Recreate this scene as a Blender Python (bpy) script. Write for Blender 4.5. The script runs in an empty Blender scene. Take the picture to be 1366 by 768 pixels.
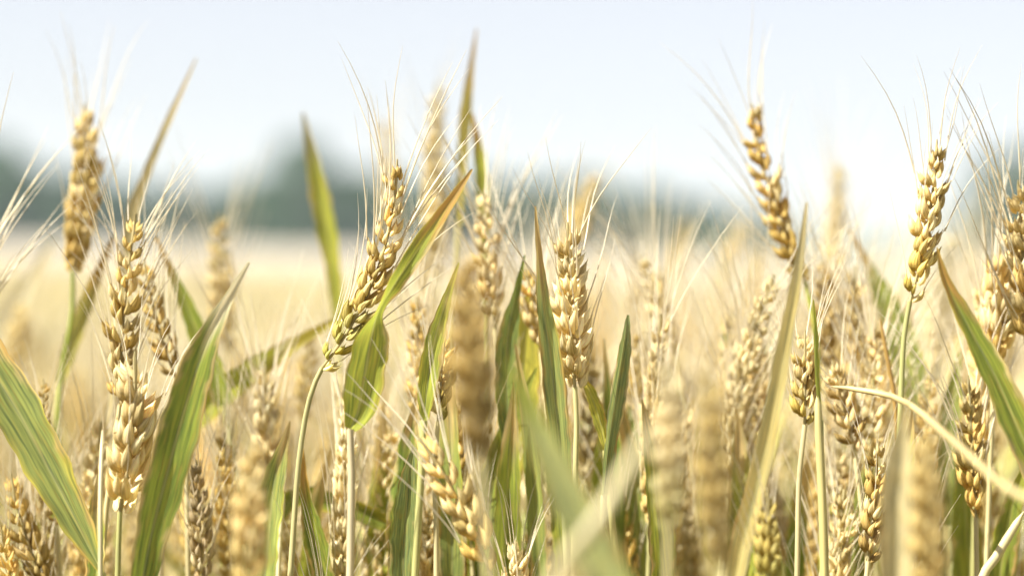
import bpy, math, random
import numpy as np
from mathutils import Vector, Matrix, Euler
random.seed(7); rng = np.random.default_rng(7)
S = bpy.context.scene
COL = S.collection
R = math.radians

# ---------------------------------------------------------------- camera
CAM_Z = 1.0
LENS, SENSOR, PW, PH = 85.0, 36.0, 1366.0, 768.0
FPX = LENS / SENSOR * PW
PITCH, ROLL = -0.80, 1.5          # degrees
cd = bpy.data.cameras.new('camera'); cam = bpy.data.objects.new('camera', cd); COL.objects.link(cam)
cd.lens = LENS; cd.sensor_width = SENSOR; cd.clip_start = 0.02; cd.clip_end = 9000
cam.matrix_world = Matrix.Translation((0, 0, CAM_Z)) @ Matrix.Rotation(R(90 + PITCH), 4, 'X') @ Matrix.Rotation(R(ROLL), 4, 'Z')
cd.dof.use_dof = True; cd.dof.focus_distance = 0.97; cd.dof.aperture_fstop = 4.0
S.camera = cam
CM = cam.matrix_world.copy()
def P(px, py, d):
    """photo pixel + distance (m) -> the place where the thing stands"""
    return CM @ Vector(((px - PW / 2) / FPX * d, -(py - PH / 2) / FPX * d, -d))
VIEW = (CM.to_3x3() @ Vector((0, 0, -1))).normalized()

# ---------------------------------------------------------------- light
SUN_DIR = Vector((-0.70, -0.28, 0.95)).normalized()
elev = math.asin(SUN_DIR.z); azim = math.atan2(SUN_DIR.x, SUN_DIR.y)
W = bpy.data.worlds.new('World'); S.world = W; W.use_nodes = True
nt = W.node_tree; bg = nt.nodes['Background']
sky = nt.nodes.new('ShaderNodeTexSky'); sky.sky_type = 'NISHITA'; sky.sun_disc = False
sky.sun_elevation = elev; sky.sun_rotation = azim
sky.air_density = 1.0; sky.dust_density = 0.6; sky.ozone_density = 3.0; sky.altitude = 100
hs_ = nt.nodes.new('ShaderNodeHueSaturation'); hs_.inputs['Saturation'].default_value = .36; nt.links.new(sky.outputs[0], hs_.inputs['Color'])
tn_ = nt.nodes.new('ShaderNodeMix'); tn_.data_type = 'RGBA'; tn_.blend_type = 'MULTIPLY'; tn_.inputs[0].default_value = 1; tn_.inputs[7].default_value = (1.0, .95, .99, 1)
nt.links.new(hs_.outputs[0], tn_.inputs[6]); nt.links.new(tn_.outputs[2], bg.inputs[0]); bg.inputs[1].default_value = 0.050
sl = bpy.data.lights.new('sun', 'SUN'); sl.energy = 4.6; sl.angle = R(0.5); sl.color = (1, .98, .93)
so = bpy.data.objects.new('sun', sl); COL.objects.link(so)
so.rotation_euler = (-SUN_DIR).to_track_quat('-Z', 'Y').to_euler(); so.location = (-5, -2, 8)
S.view_settings.view_transform = 'Standard'; S.view_settings.look = 'None'
S.view_settings.exposure = 1.64; S.view_settings.gamma = 1
S.view_settings.use_curve_mapping = False
S.render.engine = 'CYCLES'
S.cycles.use_denoising = True
S.cycles.max_bounces = 8; S.cycles.transmission_bounces = 4; S.cycles.volume_bounces = 0
S.cycles.caustics_reflective = False; S.cycles.caustics_refractive = False

# ---------------------------------------------------------------- materials
def mat(name): 
    m = bpy.data.materials.new(name); m.use_nodes = True
    for n in list(m.node_tree.nodes): m.node_tree.nodes.remove(n)
    return m, m.node_tree
def plant_material(name, rough, spec, transl, kind):
    m, t = mat(name); N = t.nodes.new; L = t.links.new
    out = N('ShaderNodeOutputMaterial')
    at = N('ShaderNodeAttribute'); at.attribute_name = 'Col'
    oi = N('ShaderNodeObjectInfo')
    mul = N('ShaderNodeMix'); mul.data_type = 'RGBA'; mul.blend_type = 'MULTIPLY'; mul.inputs[0].default_value = 1
    L(at.outputs['Color'], mul.inputs[6]); L(oi.outputs['Color'], mul.inputs[7])
    col = mul.outputs[2]
    uv = N('ShaderNodeUVMap')
    mp = N('ShaderNodeMapping'); nz = N('ShaderNodeTexNoise'); nz.inputs['Detail'].default_value = 3
    rmp = N('ShaderNodeValToRGB')
    off = N('ShaderNodeCombineXYZ'); L(oi.outputs['Random'], off.inputs[2])
    add = N('ShaderNodeVectorMath'); add.operation = 'ADD'; L(uv.outputs[0], add.inputs[0]); 
    sc = N('ShaderNodeVectorMath'); sc.operation = 'SCALE'; L(off.outputs[0], sc.inputs[0]); sc.inputs['Scale'].default_value = 37
    L(sc.outputs[0], add.inputs[1]); L(add.outputs[0], mp.inputs[0]); L(mp.outputs[0], nz.inputs['Vector'])
    L(nz.outputs['Fac'], rmp.inputs[0])
    e = rmp.color_ramp.elements
    if kind == 'leaf':
        mp.inputs['Scale'].default_value = (17, 1.3, 1); nz.inputs['Scale'].default_value = 1
        e[0].position = .32; e[0].color = (.50, .55, .60, 1); e[1].position = .66; e[1].color = (1.5, 1.38, 1.2, 1)
    elif kind == 'stem':
        mp.inputs['Scale'].default_value = (8, 3, 1); nz.inputs['Scale'].default_value = 1
        e[0].position = .3; e[0].color = (.8, .8, .8, 1); e[1].position = .7; e[1].color = (1.15, 1.12, 1.05, 1)
    else:
        mp.inputs['Scale'].default_value = (13, 1.1, 1); nz.inputs['Scale'].default_value = 1.3; nz.inputs['Detail'].default_value = 4
        e[0].position = .34; e[0].color = (.60, .57, .45, 1); e[1].position = .66; e[1].color = (1.28, 1.28, 1.28, 1)
    m2 = N('ShaderNodeMix'); m2.data_type = 'RGBA'; m2.blend_type = 'MULTIPLY'; m2.inputs[0].default_value = 1
    L(col, m2.inputs[6]); L(rmp.outputs[0], m2.inputs[7]); col = m2.outputs[2]
    if kind == 'leaf':     # rust and yellow ageing marks of the blade
        mp2 = N('ShaderNodeMapping'); mp2.inputs['Scale'].default_value = (15, 3.2, 1); L(add.outputs[0], mp2.inputs[0])
        n2 = N('ShaderNodeTexNoise'); n2.inputs['Scale'].default_value = 1; n2.inputs['Detail'].default_value = 5; L(mp2.outputs[0], n2.inputs['Vector'])
        r2 = N('ShaderNodeValToRGB'); r2.color_ramp.elements[0].position = .50; r2.color_ramp.elements[0].color = (0, 0, 0, 1)
        r2.color_ramp.elements[1].position = .70; r2.color_ramp.elements[1].color = (.42, .42, .42, 1); L(n2.outputs['Fac'], r2.inputs[0])
        m3 = N('ShaderNodeMix'); m3.data_type = 'RGBA'; L(r2.outputs[0], m3.inputs[0]); L(col, m3.inputs[6]); m3.inputs[7].default_value = (.50, .36, .07, 1)
        col = m3.outputs[2]
    hs = N('ShaderNodeHueSaturation'); L(col, hs.inputs['Color'])
    mr = N('ShaderNodeMapRange'); L(oi.outputs['Random'], mr.inputs[0]); mr.inputs[3].default_value = .88; mr.inputs[4].default_value = 1.1
    L(mr.outputs[0], hs.inputs['Value']); col = hs.outputs[0]
    p = N('ShaderNodeBsdfPrincipled'); L(col, p.inputs['Base Color']); p.inputs['Roughness'].default_value = rough
    p.inputs['Specular IOR Level'].default_value = spec
    bp = N('ShaderNodeBump'); bp.inputs['Strength'].default_value = .7 if kind == 'chaff' else .35; bp.inputs['Distance'].default_value = .0006
    L(nz.outputs['Fac'], bp.inputs['Height']); L(bp.outputs[0], p.inputs['Normal'])
    tr = N('ShaderNodeBsdfTranslucent'); L(col, tr.inputs[0])
    mx = N('ShaderNodeMixShader'); mx.inputs[0].default_value = transl
    L(p.outputs[0], mx.inputs[1]); L(tr.outputs[0], mx.inputs[2]); L(mx.outputs[0], out.inputs[0])
    return m
M_CHAFF = plant_material('chaff', .65, .2, .34, 'chaff')
M_AWN = plant_material('awn', .4, .5, .35, 'stem')
M_LEAF = plant_material('leaf_blade', .5, .35, .45, 'leaf')
M_STEM = plant_material('stem', .45, .4, .12, 'stem')

def noise_mat(name, c1, c2, scale, rough=.9, c3=None, coord='Object', transl=0):
    m, t = mat(name); N = t.nodes.new; L = t.links.new
    out = N('ShaderNodeOutputMaterial'); tc = N('ShaderNodeTexCoord'); nz = N('ShaderNodeTexNoise')
    nz.inputs['Scale'].default_value = scale; nz.inputs['Detail'].default_value = 6
    L(tc.outputs[coord], nz.inputs['Vector']); r = N('ShaderNodeValToRGB'); L(nz.outputs['Fac'], r.inputs[0])
    e = r.color_ramp.elements; e[0].position = .35; e[0].color = (*c1, 1); e[1].position = .65; e[1].color = (*c2, 1)
    if c3:
        q = r.color_ramp.elements.new(.5); q.color = (*c3, 1)
    p = N('ShaderNodeBsdfPrincipled'); L(r.outputs[0], p.inputs['Base Color']); p.inputs['Roughness'].default_value = rough
    p.inputs['Specular IOR Level'].default_value = .2
    if transl:
        tr = N('ShaderNodeBsdfTranslucent'); L(r.outputs[0], tr.inputs[0]); mx = N('ShaderNodeMixShader'); mx.inputs[0].default_value = transl
        L(p.outputs[0], mx.inputs[1]); L(tr.outputs[0], mx.inputs[2]); L(mx.outputs[0], out.inputs[0])
    else: L(p.outputs[0], out.inputs[0])
    return m

# ---------------------------------------------------------------- helpers
class MB:
    def __init__(s): s.v = []; s.f = []; s.c = []; s.uv = []; s.n = 0
    def add(s, v, f, c, uv=None):
        v = np.asarray(v, float); k = len(v)
        c = np.asarray(c, float)
        if c.ndim == 1: c = np.tile(c, (k, 1))
        s.v.append(v); s.c.append(c[:, :3]); s.uv.append(np.zeros((k, 2)) if uv is None else np.asarray(uv, float))
        s.f.append(np.asarray(f, int) + s.n); s.n += k
    def mesh(s, name, material, smooth=True):
        me = bpy.data.meshes.new(name)
        v = np.concatenate(s.v); c = np.concatenate(s.c); uv = np.concatenate(s.uv); f = np.concatenate(s.f)
        me.vertices.add(len(v)); me.vertices.foreach_set('co', v.ravel().astype(np.float32))
        me.loops.add(f.size); me.loops.foreach_set('vertex_index', f.ravel().astype(np.int32))
        me.polygons.add(len(f)); w = f.shape[1]
        me.polygons.foreach_set('loop_start', (np.arange(len(f)) * w).astype(np.int32))
        me.polygons.foreach_set('use_smooth', np.full(len(f), smooth))
        me.update(calc_edges=True)
        a = me.color_attributes.new('Col', 'FLOAT_COLOR', 'POINT')
        a.data.foreach_set('color', np.concatenate([c, np.ones((len(c), 1))], 1).ravel().astype(np.float32))
        u = me.uv_layers.new(name='UVMap'); u.data.foreach_set('uv', uv[f.ravel()].ravel().astype(np.float32))
        me.materials.append(material)
        return me
def link(name, me, parent=None):
    o = bpy.data.objects.new(name, me); COL.objects.link(o)
    if parent is not None: o.parent = parent
    return o
def tag(o, label=None, cat=None, group=None, kind=None):
    if label and len(label.split()) > 16: print('LONG', label)
    for k, v in (('label', label), ('category', cat), ('group', group), ('kind', kind)):
        if v: o[k] = v
    return o
def grid_faces(nv, nu, closed):
    f = []
    for i in range(nv - 1):
        for j in range(nu if closed else nu - 1):
            a = i * nu + j; b = i * nu + (j + 1) % nu
            f.append((a, b, b + nu, a + nu))
    return f
def catmull(pts, n):
    """pts (k,m) -> (n,m) smooth chain through all points, uniform in index"""
    p = np.asarray(pts, float)
    if len(p) == 2: 
        t = np.linspace(0, 1, n)[:, None]; return p[0] * (1 - t) + p[1] * t
    d = np.r_[0, np.cumsum(np.linalg.norm(np.diff(p[:, :3], axis=0), axis=1) ** .5 + 1e-6)]
    tg = np.zeros_like(p)
    for i in range(len(p)):
        a, b = max(i - 1, 0), min(i + 1, len(p) - 1)
        tg[i] = (p[b] - p[a]) / (d[b] - d[a])
    out = []
    for t in np.linspace(0, d[-1], n):
        i = min(np.searchsorted(d, t, 'right') - 1, len(p) - 2); h = d[i + 1] - d[i]; s = (t - d[i]) / h
        out.append((2*s**3 - 3*s**2 + 1) * p[i] + (s**3 - 2*s**2 + s) * h * tg[i] + (-2*s**3 + 3*s**2) * p[i+1] + (s**3 - s**2) * h * tg[i+1])
    return np.array(out)
def tangents(c):
    t = np.gradient(c[:, :3], axis=0); return t / (np.linalg.norm(t, axis=1)[:, None] + 1e-12)
def tube(mb, c, r, sides, col, cap=False):
    """c (n,3), r (n,), col (3,) or (n,3)"""
    n = len(c); T = tangents(c); ref = np.array([0.31, -.9, .3]); V = []; U = []
    for i in range(n):
        x = np.cross(T[i], ref); x /= np.linalg.norm(x) + 1e-9; y = np.cross(T[i], x)
        for j in range(sides):
            a = 2 * math.pi * j / sides
            V.append(c[i] + r[i] * (math.cos(a) * x + math.sin(a) * y)); U.append((j / sides, i / (n - 1) * 3))
    col = np.asarray(col, float)
    if col.ndim == 2: col = np.repeat(col, sides, axis=0)
    mb.add(V, grid_faces(n, sides, True), col, U)
def lerp(a, b, t): return np.asarray(a) * (1 - t) + np.asarray(b) * t
def sstep(a, b, x):
    t = min(max((x - a) / (b - a), 0), 1); return t * t * (3 - 2 * t)

# ---------------------------------------------------------------- wheat parts
GOLD = np.array((.76, .63, .28)); PALE = np.array((.86, .79, .54)); BROWN = np.array((.51, .38, .15)); GREY = np.array((.58, .49, .33))
OLIVE = np.array((.52, .50, .13)); STRAW = np.array((.66, .57, .30)); SAP = np.array((.31, .37, .06)); GREEN = np.array((.17, .24, .04))
BLUEG = np.array((.27, .33, .13)); YELL = np.array((.66, .58, .10)); RUST = np.array((.45, .28, .08)); LIME = np.array((.44, .48, .07))
AWNC = np.array((.90, .82, .62))

def floret(mb, M, length, width, thick, nu=8, nv=8, tint=(1, 1, 1), sharp=1.0):
    """a plump husk: closed pointed teardrop along +Z, ridge towards +X; M is 4x4 numpy"""
    V = []; C = []; U = []
    for i in range(nv):
        t = i / (nv - 1)
        r = math.sin(math.pi * min(t ** .70, 1)) ** .85 * (1 - .25 * t) * 1.06 if 0 < t < 1 else .0
        if t > .68: r *= (1 - (t - .68) * 2.4)
        r = max(r, .05 if t > .5 else .25)
        bow = .16 * thick * 4 * t * (1 - t)
        for j in range(nu):
            a = 2 * math.pi * j / nu
            x = math.cos(a); y = math.sin(a)
            kx = x * thick * .5 * r * (1.25 if x > 0 else .55) ; ky = y * width * .5 * r
            if x > .9: kx *= 1.12
            V.append((kx + bow - .5 * thick * t * t * .5, ky, t * length, 1))
            edge = .10 * abs(y)
            tip = sstep(.62, 1, t)
            c = lerp((.93, .86, .74), (1.08, 1.04, .98), t) + edge
            c = lerp(c, (1.22, 1.22, 1.24), tip * .7)
            C.append(c * np.asarray(tint)); U.append((j / nu * 1.0 + length * 3e2, t))
    V = (np.asarray(V) @ M.T)[:, :3]
    mb.add(V, grid_faces(nv, nu, True), C, U)
def rotm(ax, ang): return np.array(Matrix.Rotation(ang, 4, ax))
def trm(x, y, z): return np.array(Matrix.Translation((x, y, z)))
LEMMA_TIPS = []
def spikelet(mb, M, j, nu, nv, tint=(1, 1, 1), chaffy=0.0):
    """one spikelet; local +Z up the ear, +X away from the ear's axis. Returns awn roots (pos, dir)"""
    g = lambda s: 1 + (rng.random() - .5) * s * j
    tips = []
    tn = np.array(tint)
    for sy in (-1, 1):
        # outer glume: thin and paler
        A = M @ trm(.0000, sy * .0021, -.0002) @ rotm('X', -sy * R(22 + 12 * chaffy) * g(.7)) @ rotm('Y', R(12 + 14 * chaffy) * g(.7))
        floret(mb, A, .0080 * g(.25), .0034 * g(.2), .0026, nu, nv, tn * np.array((1.12, 1.15, 1.20)) * g(.2))
        # lemma
        A = M @ trm(.0006, sy * .0014, .0012) @ rotm('X', -sy * R(12 + 8 * chaffy) * g(.8)) @ rotm('Y', R(27 + 10 * chaffy) * g(.45))
        floret(mb, A, .0098 * g(.18), .0038 * g(.15), .0036, nu, nv, tn * g(.25) * (.93, .89, .78))
        tips.append((A @ np.array((0, 0, .0092, 1)))[:3]); tips.append((A @ np.array((0, 0, 1, 0)))[:3])
    A = M @ trm(.0016, 0, .0026) @ rotm('Y', R(31 + 8 * chaffy) * g(.4)) @ rotm('X', R(10) * (rng.random() - .5) * j)
    floret(mb, A, .0086 * g(.2), .0034, .0032, nu, nv, tn * g(.22))
    return tips
SPIKE = {}
def spikelet_meshes(chaffy):
    k = 1 if chaffy > .5 else 0
    if k not in SPIKE:
        SPIKE[k] = []
        for q in range(7):
            mb = MB(); tips = spikelet(mb, np.eye(4), 1.0, 9, 9, chaffy=chaffy); SPIKE[k].append((mb.mesh('spikelet', M_CHAFF), tips))
    return SPIKE[k]
AWNS = []
for q in range(6):
    mb = MB(); n = 7; t = np.linspace(0, 1, n); b = .05 + .035 * q
    c = np.stack([b * t ** 2, .02 * np.sin(t * 5 + q), t], 1)
    r = (.0058 * (1 - t) ** .8 + .0009)        # relative to a length of one
    tube(mb, c, r, 5, np.array([AWNC * (1 - .1 * x) for x in t])); AWNS.append(mb.mesh('awn', M_AWN))
def basis(T, X):
    T = Vector(T).normalized(); X = Vector(X); X = (X - T * X.dot(T)).normalized(); Y = T.cross(X)
    m = Matrix.Identity(4)
    for i in range(3): m[i][0] = X[i]; m[i][1] = Y[i]; m[i][2] = T[i]
    return m
def ear_axis(B, T, bend, side):
    """chain of points from base to tip, bowed sideways by bend*length"""
    B, T = np.array(B), np.array(T); n = 24; t = np.linspace(0, 1, n)[:, None]
    return B * (1 - t) + T * t + 4 * t * (1 - t) * bend * np.linalg.norm(T - B) * np.array(side)

def ear_nodes(axis, s, rot, facing, pitch=.0047):
    L = np.linalg.norm(np.diff(axis, axis=0), axis=1).sum()
    n = max(9, int(L * .96 / (pitch * s) ))
    T = tangents(axis); out = []
    for i in range(n):
        u = i / (n - 1) * (1 - .0085 * s / L) * (len(axis) - 1); k = min(int(u), len(axis) - 2); f = u - k
        p = axis[k] * (1 - f) + axis[k + 1] * f; t = T[k] * (1 - f) + T[k + 1] * f
        x = Vector(t).cross(Vector(facing)).normalized()
        side = 1 if i % 2 else -1
        X = (Matrix.Rotation(rot + R(34) * (rng.random() - .5), 3, Vector(t)) @ x) * side
        tt = i / (n - 1)
        z = (.72 + .33 * sstep(0, .18, tt)) * (1 - .38 * sstep(.45, 1, tt))
        if i == n - 1: X = X.cross(Vector(t))
        out.append((p, t, X, s * z * (.90 + .2 * rng.random()), tt))
    return out
def awn_dir(tdir, T, X, spread, up):
    d = Vector(tdir) * spread + Vector(T) * up
    d += Vector(rng.normal(0, .09, 3)); return d.normalized()

def hero_ear(root, O, axis, s, rot, facing, cols, chaffy, awn_len, spread, awn_keep):
    """ear with each spikelet and each awn as an object of its own"""
    mb = MB(); r = np.full(len(axis), .0006 * s); r[-1] = .0003
    tube(mb, axis - O, r, 6, STRAW * .9); ear = link('ear', mb.mesh('ear', M_CHAFF), root)
    ms = spikelet_meshes(chaffy); na = 0
    for (p, t, X, z, tt) in ear_nodes(axis, s, rot, facing, .0033 if rot > .7 else .0038):
        me, tips = ms[rng.integers(len(ms))]
        m = basis(t, X); m.translation = Vector(p - O + np.array(X) * .0004 * s)
        m = m @ Matrix.Rotation(R(9) * rng.normal(), 4, 'Y') @ Matrix.Rotation(R(6) * rng.normal(), 4, 'X') @ Matrix.Diagonal((z, z, z, 1))
        o = link('spikelet', me, ear); o.matrix_local = m
        c = lerp(cols[0], cols[1], sstep(0.0, .5, tt)) * (1 + .36 * (rng.random() - .5)); c = lerp(c, c * (.92, .82, .60), rng.random() ** 2 * .9); c = lerp(c, PALE * 1.1, .5 * (rng.random() < .25))
        o.color = (*np.clip(c, 0, 1), 1)
        for q in (0, 2):
            if rng.random() > awn_keep: continue
            root_p = m @ Vector(tips[q]); d = awn_dir((m.to_3x3() @ Vector(tips[q + 1])).normalized(), t, X, spread, 1)
            a = link('awn', AWNS[rng.integers(6)], ear); L = awn_len * (.7 + .5 * rng.random()) * (.75 + .35 * math.sin(tt * 2.6))
            b = basis(d, X); b.translation = root_p
            a.matrix_local = b @ Matrix.Diagonal((L, L, L, 1)); na += 1
    return ear
def joined_ear_meshes(O, axis, s, rot, facing, cols, chaffy, awn_len, spread, awn_keep, nu=6, nv=5):
    mb = MB(); r = np.full(len(axis), .0006 * s); tube(mb, axis - O, r, 4, STRAW * .9)
    ab = MB()
    for (p, t, X, z, tt) in ear_nodes(axis, s, rot, facing, .0040):
        m = basis(t, X); m.translation = Vector(p - O + np.array(X) * .0004 * s); m = m @ Matrix.Diagonal((z, z, z, 1))
        c = lerp(cols[0], cols[1], sstep(0, .5, tt)) * (1 + .22 * (rng.random() - .5))
        tips = spikelet(mb, np.array(m), 1.0, nu, nv, c, chaffy)
        for q in (0, 2):
            if rng.random() > awn_keep: continue
            d = np.array(awn_dir(Vector(tips[q + 1]).normalized(), t, X, spread, 1)); L = awn_len * (.7 + .5 * rng.random()) * (.75 + .35 * math.sin(tt * 2.6))
            u = np.linspace(0, 1, 5)[:, None]
            tube(ab, tips[q] + d * L * u + np.array(X) * L * .12 * u ** 2, L * (.0044 * (1 - u[:, 0]) ** .8 + .0009), 3, AWNC)
    return mb, ab

def leaf_mesh(ctr, wid, nrm, fold, base, tip, edge, tipfrac, edgew=.10, O=None, ripple=0.0, nseg=44, seed=0):
    """ribbon through ctr (k,3) with half widths wid (k,), normals nrm (k,3)"""
    data = catmull(np.concatenate([ctr, np.asarray(wid)[:, None], nrm], 1), nseg)
    c = data[:, :3]; w = np.maximum(data[:, 3], .00025); N = data[:, 4:7]; T = tangents(c); V = []; C = []; U = []; nu = 17 if nseg > 40 else 9
    if O is None: O = np.zeros(3)
    rs = np.random.default_rng(seed + 11); ph = rs.random(8) * 6
    patches = [(rs.uniform(.05, .95), rs.choice((-1, 1)), rs.uniform(.05, .16), rs.uniform(.05, .30), lerp(RUST, STRAW, rs.random())) for _ in range(9)]
    for i in range(nseg):
        v = i / (nseg - 1); n = N[i] / (np.linalg.norm(N[i]) + 1e-9); sd = np.cross(T[i], n); sd /= np.linalg.norm(sd) + 1e-9; n = np.cross(sd, T[i])
        for j in range(nu):
            u = j / (nu - 1) * 2 - 1
            zz = fold * w[i] * (abs(u) - .5) + ripple * w[i] * math.sin(v * 21 + ph[0] + 1.5 * np.sign(u)) * u * u
            zz += .02 * w[i] * (1 if j % 2 else -1)
            wob = 1 + (.05 * math.sin(v * 33 + ph[1]) + .04 * math.sin(v * 71 + ph[3] + np.sign(u))) * abs(u)
            V.append(c[i] - O + sd * w[i] * u * wob + n * zz); U.append((j / (nu - 1) + seed * .37, v * 4))
            k = lerp(base, tip, sstep(1 - tipfrac, 1 - tipfrac * .45, v + .05 * math.sin(u * 5 + ph[2])))
            ew = sstep(1 - edgew * (1.7 + 1.0 * math.sin(v * 9 + ph[4] + np.sign(u) * 2) + .6 * math.sin(v * 23 + ph[5])) , 1.02, abs(u)) * .8
            k = lerp(k, edge, ew)
            mid = max(0, 1 - abs(u) * 9)
            k = lerp(k, np.array((.50, .52, .24)), mid * .55 * (1 - sstep(1 - tipfrac, 1, v)))
            for (pv, ps, pl, pd, pc) in patches:
                q = abs(v - pv) / pl
                if q < 1: dd = 2 * pd * (1 - q * q) * (.8 + .3 * math.sin(v * 90 + ph[6])); k = lerp(k, pc, .75 * sstep(1 - dd, 1 - dd * .4, u * ps) if dd > .03 else 0)
            C.append(k)
    mb = MB(); mb.add(V, grid_faces(nseg, nu, False), C, U)
    return mb

def px_leaf(root, O, d, pts, base, tip, edge, tipfrac=.25, fold=.35, ripple=.06, edgew=.10, label=None, seed=0):
    """pts: (px, py, full width in photo px, twist deg, extra depth)"""
    ctr = []; wid = []; nr = []
    q = [tuple(p) + (0,) * (5 - len(p)) for p in pts]
    for i, (x, y, w, tw, dd) in enumerate(q):
        a = Vector(P(x, y, d + dd)); ctr.append(a)
        wid.append(w / 2 * (d + dd) / FPX)
    for i in range(len(q)):
        t = (ctr[min(i + 1, len(q) - 1)] - ctr[max(i - 1, 0)]).normalized()
        n = Matrix.Rotation(R(q[i][3]), 3, t) @ (-VIEW); nr.append(n)
        wid[i] /= max(.35, abs(math.cos(R(q[i][3]))))
    mb = leaf_mesh(np.array(ctr), wid, np.array(nr), fold, base, tip, edge, tipfrac, edgew, O, ripple, 56, seed)
    o = link('leaf', mb.mesh('leaf', M_LEAF), root)
    if label: o['label'] = label
    return o
def stem_mesh(pts, r0, r1, c0, c1, O, broken=False):
    c = catmull(pts, 34); n = len(c); t = np.linspace(0, 1, n)
    mb = MB(); rr = r0 + (r1 - r0) * t
    if broken: rr[-1] = .0002; rr[-2] *= .8; c[-1] = c[-2] + (c[-1] - c[-2]) * .6
    rr = rr * (1 + .28 * np.exp(-((t - .58) / .018) ** 2))      # a node
    sv = rng.random(3) * 9
    tube(mb, c - O, rr, 9, np.array([lerp(c0, c1, sstep(.25, .95, x)) * (.94 + .10 * math.sin(x * 41 + sv[0]) * math.sin(x * 17 + sv[1])) for x in t])); return mb.mesh('stem', M_STEM)

# ---------------------------------------------------------------- setting
def sheet(name, xs, ys, zf, m, kind='structure', label=None):
    X, Y = np.meshgrid(xs, ys); Z = zf(X, Y)
    mb = MB(); mb.add(np.stack([X.ravel(), Y.ravel(), Z.ravel()], 1), grid_faces(len(ys), len(xs), False), (1, 1, 1), np.stack([X.ravel(), Y.ravel()], 1))
    o = link(name, mb.mesh(name, m)); o['kind'] = kind
    if label: o['label'] = label
    return o
soil = noise_mat('soil', (.10, .07, .04), (.22, .16, .09), 9)
xs = np.r_[-900, -200, np.linspace(-40, 40, 41), 200, 900]; ys = np.r_[-60, np.linspace(-20, 60, 41), 250, 700, 1600]
sheet('ground', xs, ys, lambda X, Y: np.where(Y > 255, -.2, 0.0) + 0 * X, noise_mat('field_ground', (.07, .055, .03), (.16, .13, .07), 3))

# far wheat canopy : rough tops of the crop from 9 m to the tree line
canopy = noise_mat('wheat_tops', (.37, .325, .25), (.47, .415, .33), 1.4, .95, (.42, .37, .29))
def build_canopy():
    ys = 7.5 * (250 / 7.5) ** np.linspace(0, 1, 260); V = []; nx = 220
    for y in ys:
        x = np.linspace(-1, 1, nx) * (.36 * y + 2.5); sp = (x[1] - x[0])
        z = .84 + rng.normal(0, .022, nx) + .03 * np.sin(x * 1.3 + y * .7) * np.sin(y * .9)
        V.append(np.stack([x + rng.normal(0, .2, nx) * sp, y + rng.normal(0, .2, nx) * y * .012, z], 1))
    V.append(V[-1] * (1, 1, 0) + (0, .5, 0)); V.insert(0, V[0] * (1, 1, 0) + (0, -.05, 0))
    mb = MB(); mb.add(np.concatenate(V), grid_faces(len(V), nx, False), (1, 1, 1))
    tag(link('distant_wheat', mb.mesh('distant_wheat', canopy, False)), 'pale cream ripe wheat field stretching back to the tree line', 'wheat field', kind='stuff')
build_canopy()

# low blue hills beyond the trees
def hills(name, y0, h, c1, c2, seed):
    r2 = np.random.default_rng(seed); ph = r2.random(6) * 9
    xs = np.linspace(-800, 800, 120); ys = y0 + np.linspace(-150, 250, 14)
    def z(X, Y):
        e = np.clip(1 - ((Y - y0 - 50) / 200) ** 2, 0, 1) ** .8
        return -1 + e * h * (.72 + .16 * np.sin(X / 210 + ph[0]) + .10 * np.sin(X / 83 + ph[1]) + .06 * np.sin(X / 31 + ph[2] + Y / 60))
    return sheet(name, xs, ys, z, noise_mat(name, c1, c2, .02))
hills('hills', 1000, 18, (.06, .09, .045), (.11, .14, .07), 3)

# trees of the far field edge
bark = noise_mat('bark', (.05, .04, .03), (.13, .10, .08), 5)
leaves_m = noise_mat('tree_leaves', (.016, .066, .014), (.05, .13, .03), .9, .8, (.032, .092, .022), transl=.2)
def crown_trunk(seed, H, Wd):
    r = np.random.default_rng(seed)
    tb = MB(); pts = np.array([(0, 0, -.3), (.1, 0, H * .25), (-.05 * H * .1, .1, H * .55), (.1, 0, H * .85)])
    tube(tb, catmull(pts, 8), np.linspace(.035 * H, .006 * H, 8), 7, (1, 1, 1))
    for k in range(9):
        a = r.random() * 6.28; h0 = H * (.2 + .5 * r.random()); l = Wd * (.5 + .4 * r.random())
        tube(tb, catmull([(0, 0, h0), (math.cos(a) * l * .5, math.sin(a) * l * .5, h0 + .12 * H), (math.cos(a) * l, math.sin(a) * l, h0 + .22 * H)], 5), np.linspace(.014 * H, .003 * H, 5), 5, (1, 1, 1))
    cl = []
    for k in range(44):
        a = r.random() * 6.28; q = r.random() ** .5; hh = .02 + .90 * r.random() ** 1.15; env = math.sin(math.pi * min(1, (hh * .80 + .20)) ** .9) ** .6
        cl.append((math.cos(a) * q * Wd * env, math.sin(a) * q * Wd * env, hh * H, H * (.07 + .07 * r.random())))
    V = []
    for (cx, cy, cz, rad) in cl:
        m = 110; d = r.normal(0, 1, (m, 3)); d /= np.linalg.norm(d, axis=1)[:, None]; p = d * rad * (r.random((m, 1)) ** .4) * (1.15, 1.15, .85) + (cx, cy, cz)
        u = r.normal(0, 1, (m, 3)); u /= np.linalg.norm(u, axis=1)[:, None]; w = np.cross(u, r.normal(0, 1, (m, 3))); w /= np.linalg.norm(w, axis=1)[:, None]
        sz = .028 * H * (.6 + .8 * r.random((m, 1)))
        V.append(np.stack([p - u * sz, p + w * sz * .6, p + u * sz, p - w * sz * .6], 1).reshape(-1, 3))
    V = np.concatenate(V); cb = MB(); cb.add(V, np.arange(len(V)).reshape(-1, 4), (1, 1, 1))
    return tb.mesh('trunk', bark), cb.mesh('crown', leaves_m, False)
TREES = [crown_trunk(40 + i, 10, w) for i, w in enumerate((3.6, 4.2, 4.8, 3.9))]
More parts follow.
